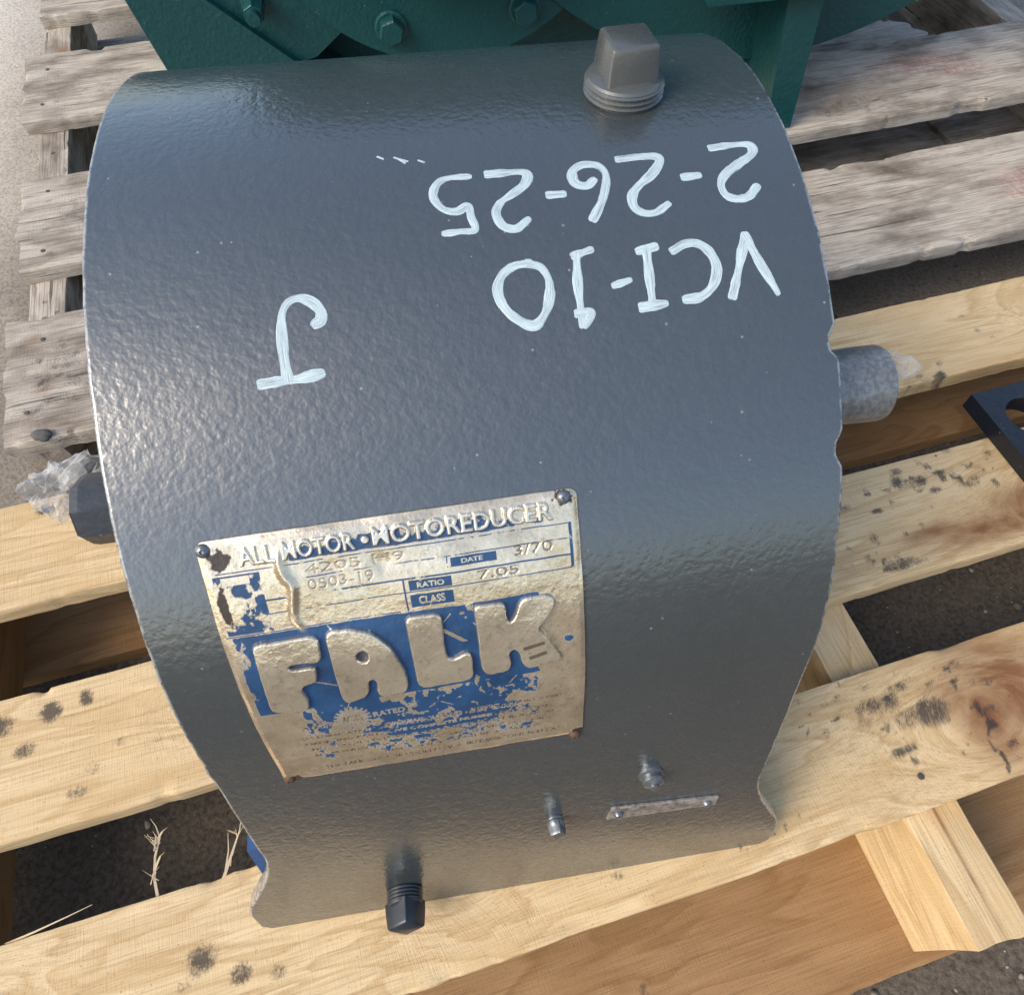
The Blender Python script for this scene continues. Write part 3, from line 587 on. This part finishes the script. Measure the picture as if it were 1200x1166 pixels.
# title band
tb = box(-.385, .085, .828, .862, .004)*.60*(1-.35*sstep(-.05, .08, GX))*(1-.8*box(-.52, -.385, .8, .9, .01)); tb *= .75+.5*sstep(.83, .86, GS)
blue = np.maximum(blue, wear(tb)*(GS < .8655)*(GS > .822))
title = np.maximum.reduce([text('ALL', -.470, -.405, .825, .858, .02), text('MOTOR', -.392, -.263, .824, .858, .03), text('MOTOREDUCER', -.232, .100, .822, .857, .03), text('•', -.252, -.238, .835, .850, .03)])
blue *= 1-title
# rows
for s_, x0, x1, c_ in ((.8675, -.52, .130, .50), (.8975, -.40, .130, .50), (.931, -.52, .130, .52), (.959, -.52, .130, .54), (.9975, -.53, -.19, .53)):
    blue = np.maximum(blue, hline(x0, x1, s_+.003*(GX+.2)*0, .0032)*wear(c_+.12*(x1 > 0)*(GX > -.3), 20))
blue = np.maximum(blue, (np.abs(GX-.1305) < .003)*(GS > .866)*(GS < .958)*wear(.62))
blue = np.maximum(blue, (np.abs(GX+.1895) < .0018)*(GS > .931)*(GS < .998)*wear(.62)); blue = np.maximum(blue, (np.abs(GX+.104) < .0016)*(GS > .898)*(GS < .92)*wear(.6))
for x0, x1, s0, s1, w_, tx in ((-.0985, -.0115, .9005, .9195, 'DATE', (-.078, -.038)), (-.181, -.1, .936, .957, 'RATIO', (-.166, -.115)), (-.182, -.1, .965, .992, 'CLASS', (-.166, -.117))):
    fld = rect(x0, x1, s0, s1)*wear(.70); tm = text(w_, tx[0], tx[1], s0+.005, s1-.005, .02); blue = np.maximum(blue*(1-rect(x0, x1, s0, s1)), fld*(1-tm))
lab = rect(-.524, -.440, .872, .995)*wear(.50, 22)*(1-rect(-.51, -.46, .876, .892))
blue = np.maximum(blue, lab*(1-text('MODEL', -.508, -.462, .879, .889, .01))*(1-text('RPM', -.490, -.462, .938, .950)))
blue *= 1-sstep(.2, .8, bigs); halo = (blur(big, 7) > .03).astype(np.float32)*(1-sstep(.3, .7, bigs))
blue = np.maximum(blue, halo*.0)
# tear and dents
crease = np.exp(-((GX+.395+.006*np.sin(GS*60)+.03*(n3-.5))/.008)**2)*box(-.5, .2, .845, .995, .02)
dent = np.exp(-(((GX+.222)/.022)**2+((GS-.893)/.020)**2))
blue *= 1-np.clip(crease*1.6, 0, 1); blue *= 1-np.clip(dent*1.5, 0, 1)
sc1 = ((np.abs(GX+.075+.004*np.sin(GS*90)) < .0045)*(GS > .99)*(GS < 1.245)*(n2 > .42)*((GS > 1.185) | (GS < 1.02))).astype(np.float32)
sc2 = ((np.abs((GX+.118)-(GS-1.066)*1.1) < .005)*(GS > 1.052)*(GS < 1.09)).astype(np.float32)
blue *= 1-np.clip(sc1+sc2, 0, 1)
for q in range(26):                                                  # fine scratches through the paint
    cx_, cs_, an, ln = rng.uniform(-.5, .08), rng.uniform(1.0, 1.40), rng.uniform(-1.3, 1.3), rng.uniform(.01, .05)
    a = (GX-cx_)*math.cos(an)+(GS-cs_)*math.sin(an); b = -(GX-cx_)*math.sin(an)+(GS-cs_)*math.cos(an); blue *= 1-.75*((np.abs(b) < .0010)*(np.abs(a) < ln/2))
# small print
small = np.zeros_like(blue); rated = text('RATED', -.302, -.235, 1.248, 1.264, .02); blue *= 1-rated
er = np.hypot((GX+.3444)/.0345, (GS-1.257)/.0345); ang = np.arctan2(GS-1.257, GX+.3444)
emb = ((er < 1.0+.10*np.sign(np.sin(ang*20)))).astype(np.float32); blue = np.maximum(blue*(1-emb), emb*((er > .66)*(np.sin(ang*26) > .5)*.75)); emt = text('AGMA', -.365, -.324, 1.247, 1.268, .02)
small = np.maximum(small, emt)
rows = [('FOR LUBRICATION INSTRUCTIONS AND MAINTENANCE', -.47, .02, 1.300, 1.310), ('IMPORTANT', -.45, -.385, 1.262, 1.276), ('INFORMATION FOR USE', -.28, -.12, 1.292, 1.304), ('IN CONTACT WITH THE FACTORY SERVICE', -.10, .10, 1.290, 1.302),
        ('ORDERING PARTS GIVE COMPLETE NUMBER AND MODEL', -.46, .08, 1.322, 1.333), ('FILL TO OIL LEVEL WHEN REDUCER IS NOT RUNNING', -.45, .08, 1.346, 1.357),
        ('SEE MANUAL FOR PROPER OIL AND SERVICE FACTOR', -.45, .06, 1.372, 1.383), ('USE ONLY GENUINE PARTS', -.30, .05, 1.398, 1.408), ('THE FALK CORPORATION MILWAUKEE WISCONSIN U.S.A.', -.44, .09, 1.424, 1.438)]
for t_, x0, x1, s0, s1 in rows: small = np.maximum(small, text(t_, x0, x1, s0, s1, .03))
small *= sstep(.30, .46, n2)
eng = np.maximum(text('3/70', .022, .095, .898, .918), text('7.05', -.05, .028, .936, .954))*.75
eng = np.maximum(eng, .35*np.maximum(text('4205 H9', -.36, -.18, .874, .892), text('0503-19', -.36, -.24, .903, .924)))
bl2 = blue*(1-small*.85)
dark = np.clip(small*(1-blue)*.9+eng, 0, 1)
dark = np.maximum(dark, .9*(np.abs(bigs-.28) < .2)*sstep(.30, .6, n1)); dark = np.maximum(dark, .3*sstep(.62, .72, nh*.5+n2*.5)); dark = np.maximum(dark, .22*sstep(.6, .75, n2)*bigs); dark = np.maximum(dark, np.clip(blur(slots, 1), 0, 1)*.9); dark = np.maximum(dark, .8*blur(poly_mask(FALK['O']), 1))
rust = np.clip((np.exp(-(((GX+.503)/.024)**2+((GS-.842)/.022)**2))*1.2-n2)*9, 0, 1)+np.clip((np.exp(-(((GX+.515)/.012)**2+((GS-.93)/.05)**2))*1.0-n2)*9, 0, 1)
for rx, rs_ in ((.1213, .817), (-.511, 1.462), (.137, 1.461)): rust += np.clip((np.exp(-(((GX-rx)/.020)**2+((GS-rs_)/.018)**2))*1.15-n2)*7, 0, 1)
rust = np.clip(rust, 0, 1); bl2 *= 1-rust
H = .0075+bigs*.0098-.002*blur(title, 1)*0+.0035*blur(title, 1)-eng*.002-small*.0010+crease*.007-dent*.0035+.010*(np.exp(-(((GX+.30)/.07)**2+((GS-.90)/.04)**2)))*(n3-.45)
H += (fbm(GX*7, GS*7, 2, 12)-.5)*.007+(n2-.5)*.0008+(fbm(GX*8, GS*8, 2, 14)-.5)*.007*bigs
edge = np.minimum.reduce([GX-PX0, PX1-GX, GS-PS0, PS1-GS]); H = .003+(H-.003)*sstep(-.002, .012, edge)+.004*np.exp(-(edge/.006)**2)*(fbm(GX*14, GS*14, 2, 20)-.3)
# corners rounded
def corner(GX, GS, r=.016):
    mx = np.clip(GX, PX0+r, PX1-r); ms = np.clip(GS, PS0+r, PS1-r); dx = GX-mx; ds = GS-ms; m_ = np.maximum(np.abs(dx), np.abs(ds)); d = np.hypot(dx, ds)
    f = np.where((np.abs(dx) > 0) & (np.abs(ds) > 0), m_/np.maximum(d, 1e-9), 1); return mx+dx*f, ms+ds*f
CX, CS = corner(GX, GS); ew = .0018*(fbm(GX*30, GS*30, 3, 30)-.5)
CS = CS+(.006-.014*TW(CX))*(1)+ew; CX = CX+.016*(CS-PS0)/(PS1-PS0)*(1-TW(CX))+.006*(CS-PS0)/(PS1-PS0)*TW(CX)+ew
ysz = np.array([path(s_) for s_ in np.linspace(.78, 1.5, 721)]); idx = (CS-.78)/.001
def ip(k_): return np.interp(idx, np.arange(721), ysz[:, k_])
Y_, Z_, A_, B_ = (ip(i) for i in range(4))
V = np.stack([CX, Y_+A_*H, Z_+B_*H], -1).reshape(-1, 3)
ring = list(range(NX))+[j*NX+NX-1 for j in range(1, NY)]+[(NY-1)*NX+i for i in range(NX-2, -1, -1)]+[j*NX for j in range(NY-2, 0, -1)]
rb = np.stack([CX, Y_+A_*.0002, Z_+B_*.0002], -1).reshape(-1, 3)[ring]; n0 = len(V); V = np.vstack([V, rb])
F = grid_faces(NY, NX)[:, ::-1]; r = np.array(ring); m_ = len(r); ii = np.arange(m_); sk = np.stack([r, n0+ii, n0+(ii+1) % m_, r[(ii+1) % m_]], -1)
me = mesh_np(V*S, np.vstack([F, sk])); bm = bmesh.new(); bm.from_mesh(me); bmesh.ops.recalc_face_normals(bm, faces=bm.faces); bm.to_mesh(me); bm.free()
if me.polygons[1000].normal.y > 0: me.flip_normals()
ca = np.stack([bl2, dark, rust], -1).reshape(-1, 3); ca = np.vstack([ca, ca[ring]]); color_attr(me, 'print', ca)
lt = np.stack([np.maximum(title, np.maximum(rated, emb*.6)), sstep(.3, .7, bigs), n3], -1).reshape(-1, 3); color_attr(me, 'metal', np.vstack([lt, lt[ring]]))
def plate_mat():
    m = Mat('worn_nameplate_metal', .28, .7, .6); v = m.coord()
    a = m.n('ShaderNodeAttribute'); a.attribute_name = 'print'; s_ = m.n('ShaderNodeSeparateColor'); m.l(a.outputs['Color'], s_.inputs[0])
    b = m.n('ShaderNodeAttribute'); b.attribute_name = 'metal'; t_ = m.n('ShaderNodeSeparateColor'); m.l(b.outputs['Color'], t_.inputs[0])
    n = m.noise(v, 60, 5, .65); f = m.noise(v, 700, 3, .7)
    base = m.ramp(n, [(.30, (.58, .47, .33)), (.5, (.76, .64, .46)), (.72, (.90, .80, .62))])
    base = m.mix(m.ramp(f, [(.55, 0.), (.75, .5)]), base, (.24, .19, .14))
    base = m.mix(m.math('MULTIPLY', t_.outputs[0], .5), base, (.82, .78, .66)); base = m.mix(m.math('MULTIPLY', t_.outputs[1], .45), base, (.78, .72, .58))
    bl = m.mix(m.ramp(n, [(.35, 0.), (.7, 1.)]), (.008, .038, .10), (.016, .070, .175))
    c = m.mix(s_.outputs[0], base, bl); c = m.mix(m.math('MULTIPLY', s_.outputs[1], .8), c, (.10, .08, .06)); c = m.mix(s_.outputs[2], c, (.035, .024, .018))
    inv = m.math('SUBTRACT', 1., m.math('MAXIMUM', s_.outputs[0], s_.outputs[2])); met = m.math('MULTIPLY', inv, .78)
    r_ = m.mix(inv, .42, m.ramp(n, [(.3, .12), (.7, .27)]))
    nb = m.bump(n, .0006, .6); nb = m.bump(f, .00012, .8, nb); return m.out(c, r_, nb, met)
M_plate = plate_mat()
NP = link('nameplate', me, M_plate, GR, True, label='worn tan metal nameplate with raised FALK letters on blue')
def rivet(x, s, parent, r=.0135, h=.010, mat=M_steel, h0=.004):
    M = frame(on_skin(x, s, 0), normal(s)); bm = bmesh.new()
    lathe(bm, [(r, h0), (r, h0+.003), (r*.86, h0+h*.6), (r*.5, h0+h*.95), (r*.28, h0+h), (r*.22, h0+h*.7), (r*.05, h0+h*.65)], 20, M); return from_bm('rivet', bm, mat, parent, True)
M_rust = Mat('rusty_rivet', .7, .3).out((.10, .055, .035))
rivet(-.5275+.001, .826, NP); rivet(.1235, .811, NP); rivet(.1365, 1.466, NP, mat=M_rust); rivet(-.5105, 1.467, NP, mat=M_rust)
# little blank tag low on the front
bm = bmesh.new(); vs = []
for i in range(17):
    t_ = i/16; row = []
    for f_, h in ((0, .001), (0, .006), (.03, .0085), (.5, .0085), (.97, .0085), (1, .006), (1, .001)):
        row.append(bm.verts.new(on_skin(.250+.306*t_+f_*(-.010+.006*t_), 1.889+.035*t_+f_*(.066-.016*t_), h)*S))
    vs.append(row)
for a, b in zip(vs, vs[1:]):
    for j in range(6): bm.faces.new((a[j], b[j], b[j+1], a[j+1]))
bm.faces.new(vs[0]); bm.faces.new(vs[-1][::-1])
def tag_mat():
    m = Mat('scuffed_tag_metal', .45, .4); v = m.coord(); n = m.noise(v, 260, 5, .7); return m.out(m.ramp(n, [(.35, (.10, .09, .085)), (.6, (.40, .36, .32))]), None, m.bump(n, .0003))
tg = from_bm('serial_tag', bm, tag_mat(), GR, False, label='small blank metal strip with two screws')
for x, s_ in ((.270, 1.925), (.524, 1.948)):
    M = frame(on_skin(x, s_, 0), normal(s_)); bm = bmesh.new(); lathe(bm, [(.014, .006), (.014, .012), (.010, .019), (.004, .021)], 16, M); from_bm('screw', bm, M_steel, tg, True)

def settle(o):     # the reducer is modelled with its shell radius as unit: bring its pieces to true size, feet on the boards
    for c in o.children:
        if c.type == 'MESH': c.data.transform(Matrix.Translation((0, 0, .310*S)) @ Matrix.Scale(KR, 4))
        settle(c)
bpy.context.view_layer.update(); settle(GR); GR.location = Vector((-.0130, -.1990, 0))*S

# ================================================================== film left on the shaft ends
def wad(name, label, pts, mat, seed, sub=5, amp=.35):
    bm = bmesh.new(); bmesh.ops.create_icosphere(bm, subdivisions=sub, radius=1)
    c, (rx, ry, rz), ax = pts
    for v in bm.verts:      # crumpled film: folded facets rather than spikes
        d = v.co.copy(); a = float(fbm(d.x*1.6+5, d.y*1.6+d.z*1.3, 2, seed)); b = abs(float(vnoise(d.y*2.6+9, d.z*2.6-d.x*2.1, seed+4))-.5)*2; e = abs(float(vnoise(d.x*4.5+3, d.z*4.5+d.y*3, seed+8))-.5)*2
        f = 1+amp*2.2*(a-.5)*2+amp*1.1*(b-.4)+amp*.5*(e-.4)+amp*.12*rng.randn(); v.co = Vector((c[0]+d.x*rx*f, c[1]+d.y*ry*f, c[2]+d.z*rz*f))*S
    o = from_bm(name, bm, mat, None, False, label=label, category='plastic film'); return o
wad('plastic_film', 'crumpled clear plastic film by the dark stub shaft at the left', ((-.838, -.505, .985), (.068, .068, .050), Vector()), M_plastic, 3, 4, .34)
wad('plastic_film', 'torn tip of crinkled film sticking out of the right shaft end', ((.806, -.565, 1.112), (.048, .036, .038), Vector()), M_plastic, 12, 3, .42)
bm = bmesh.new(); bmesh.ops.create_icosphere(bm, subdivisions=3, radius=1)
for v in bm.verts: f = 1+.5*(float(fbm(v.co.x*2+3, v.co.y*2+v.co.z*2, 3, 6))-.5); v.co = Vector((-1.535+.035*f*v.co.x, .470+.024*f*v.co.y, .004+.020*f*v.co.z))*S
from_bm('stone', bm, M_stone, None, True, label='small dark stone on the edge of the grey board at the left', category='stone')

# ================================================================== dark green machine behind
GM = thing('green_machine', 'dark green cast machine with bolted round flange standing on the grey pallet', 'machine', (.3, 2.9, 0))
def gm(name, bm, mat=M_green, parent=GM, bevel=.02, smooth=True, **kw):
    for v in bm.verts:
        if parent is not None: v.co -= Vector((.3, 2.9, 0))*S
    return from_bm(name, bm, mat, parent, smooth, bevel, **kw)
XZ = lambda y: Matrix(((1, 0, 0, 0), (0, 0, 1, y), (0, 1, 0, 0), (0, 0, 0, 1)))         # local (x,y,z) -> world (x, y+z, y)
bm = bmesh.new(); prism(bm, [(-.75, .012), (1.55, .012), (1.62, .5), (1.7, 2.6), (1.2, 3.3), (-.6, 3.3), (-.8, 2.6), (-.75, .6)], XZ(2.62), 2.1); gm('body', bm, bevel=.06)
bm = bmesh.new(); lathe(bm, [(.845, 2.30), (.845, 2.44)], 96, Matrix(((1, 0, 0, .20), (0, 0, 1, 0), (0, -1, 0, 1.13), (0, 0, 0, 1)))); fl = gm('flange_disc', bm, bevel=.012)
bm = bmesh.new(); lathe(bm, [(.60, 2.44), (.62, 2.64)], 64, Matrix(((1, 0, 0, .20), (0, 0, 1, 0), (0, -1, 0, 1.13), (0, 0, 0, 1)))); gm('flange_neck', bm, bevel=0)
bm = bmesh.new(); lathe(bm, [(.40, 2.0), (.44, 2.03), (.44, 2.29)], 64, Matrix(((1, 0, 0, .20), (0, 0, 1, 0), (0, -1, 0, 1.13), (0, 0, 0, 1)))); gm('hub', bm, bevel=0)
def hexbolt(x, y, z, r, L, parent, tilt=0):
    M = Matrix.Translation((x, y, z)) @ Matrix.Rotation(math.radians(90), 4, 'X') @ Matrix.Rotation(tilt, 4, 'Z')
    bm = bmesh.new(); lathe(bm, [(r*1.25, -.01), (r*1.25, .012), (r*1.1, .016)], 28, M); lathe(bm, [(r, .014), (r, L*.86), (r*.93, L), (r*.86, L+.004)], 6, M, .3)
    for v in bm.verts: v.co -= Vector((.3, 2.9, 0))*S
    return from_bm('bolt', bm, M_green, parent)
for k_ in range(8):
    a = math.radians(-111.6+51.43*k_) if k_ < 7 else None
    if a is None: continue
    hexbolt(.20+.725*math.cos(a), 2.30, 1.13+.725*math.sin(a), .060, .065, GM, k_*.4)
bm = bmesh.new(); prism(bm, [(-1.05, .010), (-.10, .010), (-.537, .335), (-.856, .618), (-1.18, .93), (-1.27, 1.42), (-1.36, 1.42)], XZ(2.30), .45); gm('foot', bm, bevel=.02)
bm = bmesh.new(); prism(bm, [(-.52, .30), (-.43, .326), (-.30, .425), (-.12, .7), (-.1, 1.7), (-1.1, 1.7), (-1.2, 1.25), (-1.15, .90), (-.856, .60)], XZ(2.345), .4); gm('bracket_plate', bm, bevel=.014)
hexbolt(-.655, 2.335, .585, .047, .13, GM, .2)
bm = bmesh.new(); lathe(bm, [(.03, .12), (.03, .17)], 20, Matrix.Translation((-.655, 2.335, .585)) @ Matrix.Rotation(math.radians(90), 4, 'X')); gm('stud', bm, bevel=.004)
bm = bmesh.new(); prism(bm, [(1.775, .008), (1.905, .008), (1.86, .62), (1.86, 1.3), (1.66, 1.3), (1.69, .62)], XZ(1.96), 1.4); gm('rib', bm, bevel=.012)
bm = bmesh.new(); prism(bm, [(1.30, .64), (1.93, .66), (1.93, .76), (1.30, .74)], XZ(1.90), 1.2); gm('ledge', bm, bevel=.014)
bm = bmesh.new(); lathe(bm, [(1.68, 2.28), (1.70, 2.32), (1.70, 3.6), (1.5, 3.7)], 128, Matrix(((1, 0, 0, 1.70), (0, 0, 1, 0), (0, -1, 0, 1.88), (0, 0, 0, 1)))); gm('bell_housing', bm, bevel=0)
cu = bpy.data.curves.new('cast_lettering', 'FONT'); cu.body = '0FT'; cu.size = .15*S; cu.extrude = .008*S; cu.bevel_depth = .003*S; cu.offset = .002*S
o = bpy.data.objects.new('cast_lettering', cu); col.objects.link(o); bpy.context.view_layer.update(); me = bpy.data.meshes.new_from_object(o.evaluated_get(bpy.context.evaluated_depsgraph_get())); bpy.data.objects.remove(o)
o = link('cast_lettering', me, M_green, GM); o.location = Vector((.875-.3, 2.615-2.9, .265))*S; o.rotation_euler = (math.radians(90), 0, math.radians(0)); o['label'] = 'raised cast letters 0FT'

# ================================================================== black bracket at the right edge
BR = thing('black_bracket', 'black steel bracket plate with a round hole lying on the new boards at right', 'bracket', (2.25, -.1, 0))
bm = bmesh.new(); out = [(1.925, .105), (2.62, .205), (2.70, -.42), (2.02, -.52)]; hc = (2.09, -.02); hr = .082; N = 48
def bpt(a):   # ray from the hole centre to the plate outline
    d = Vector((math.cos(a), math.sin(a))); best = 9
    for i in range(4):
        p0 = Vector(out[i])-Vector(hc); p1 = Vector(out[(i+1) % 4])-Vector(hc); e = p1-p0; den = d.x*e.y-d.y*e.x
        if abs(den) < 1e-9: continue
        t = (p0.x*e.y-p0.y*e.x)/den; u = (p0.x*d.y-p0.y*d.x)/den
        if t > 0 and -1e-6 <= u <= 1+1e-6: best = min(best, t)
    return Vector(hc)+d*best
angs = sorted([2*math.pi*i/N for i in range(N)]+[math.atan2(y-hc[1], x-hc[0]) % (2*math.pi) for x, y in out])
L_ = []
for a in angs:
    o_ = bpt(a); i_ = (hc[0]+hr*math.cos(a), hc[1]+hr*math.sin(a)); L_.append([bm.verts.new((Vector((x, y, z))-Vector((2.25, -.1, 0)))*S) for x, y, z in ((i_[0], i_[1], .004), (o_.x, o_.y, .004), (o_.x, o_.y, .072), (i_[0], i_[1], .072))])
for i in range(len(L_)):
    a, b = L_[i], L_[(i+1) % len(L_)]
    for j in range(4): bm.faces.new((a[j], a[(j+1) % 4], b[(j+1) % 4], b[j]))
from_bm('base_plate', bm, M_black, BR, False, .006)
bm = bmesh.new(); lathe(bm, [(.155, .07), (.155, .30), (.135, .335), (.10, .345)], 48, Matrix.Translation((2.16-2.25, -.30+.1, 0))); from_bm('round_boss', bm, M_shell, BR, True)
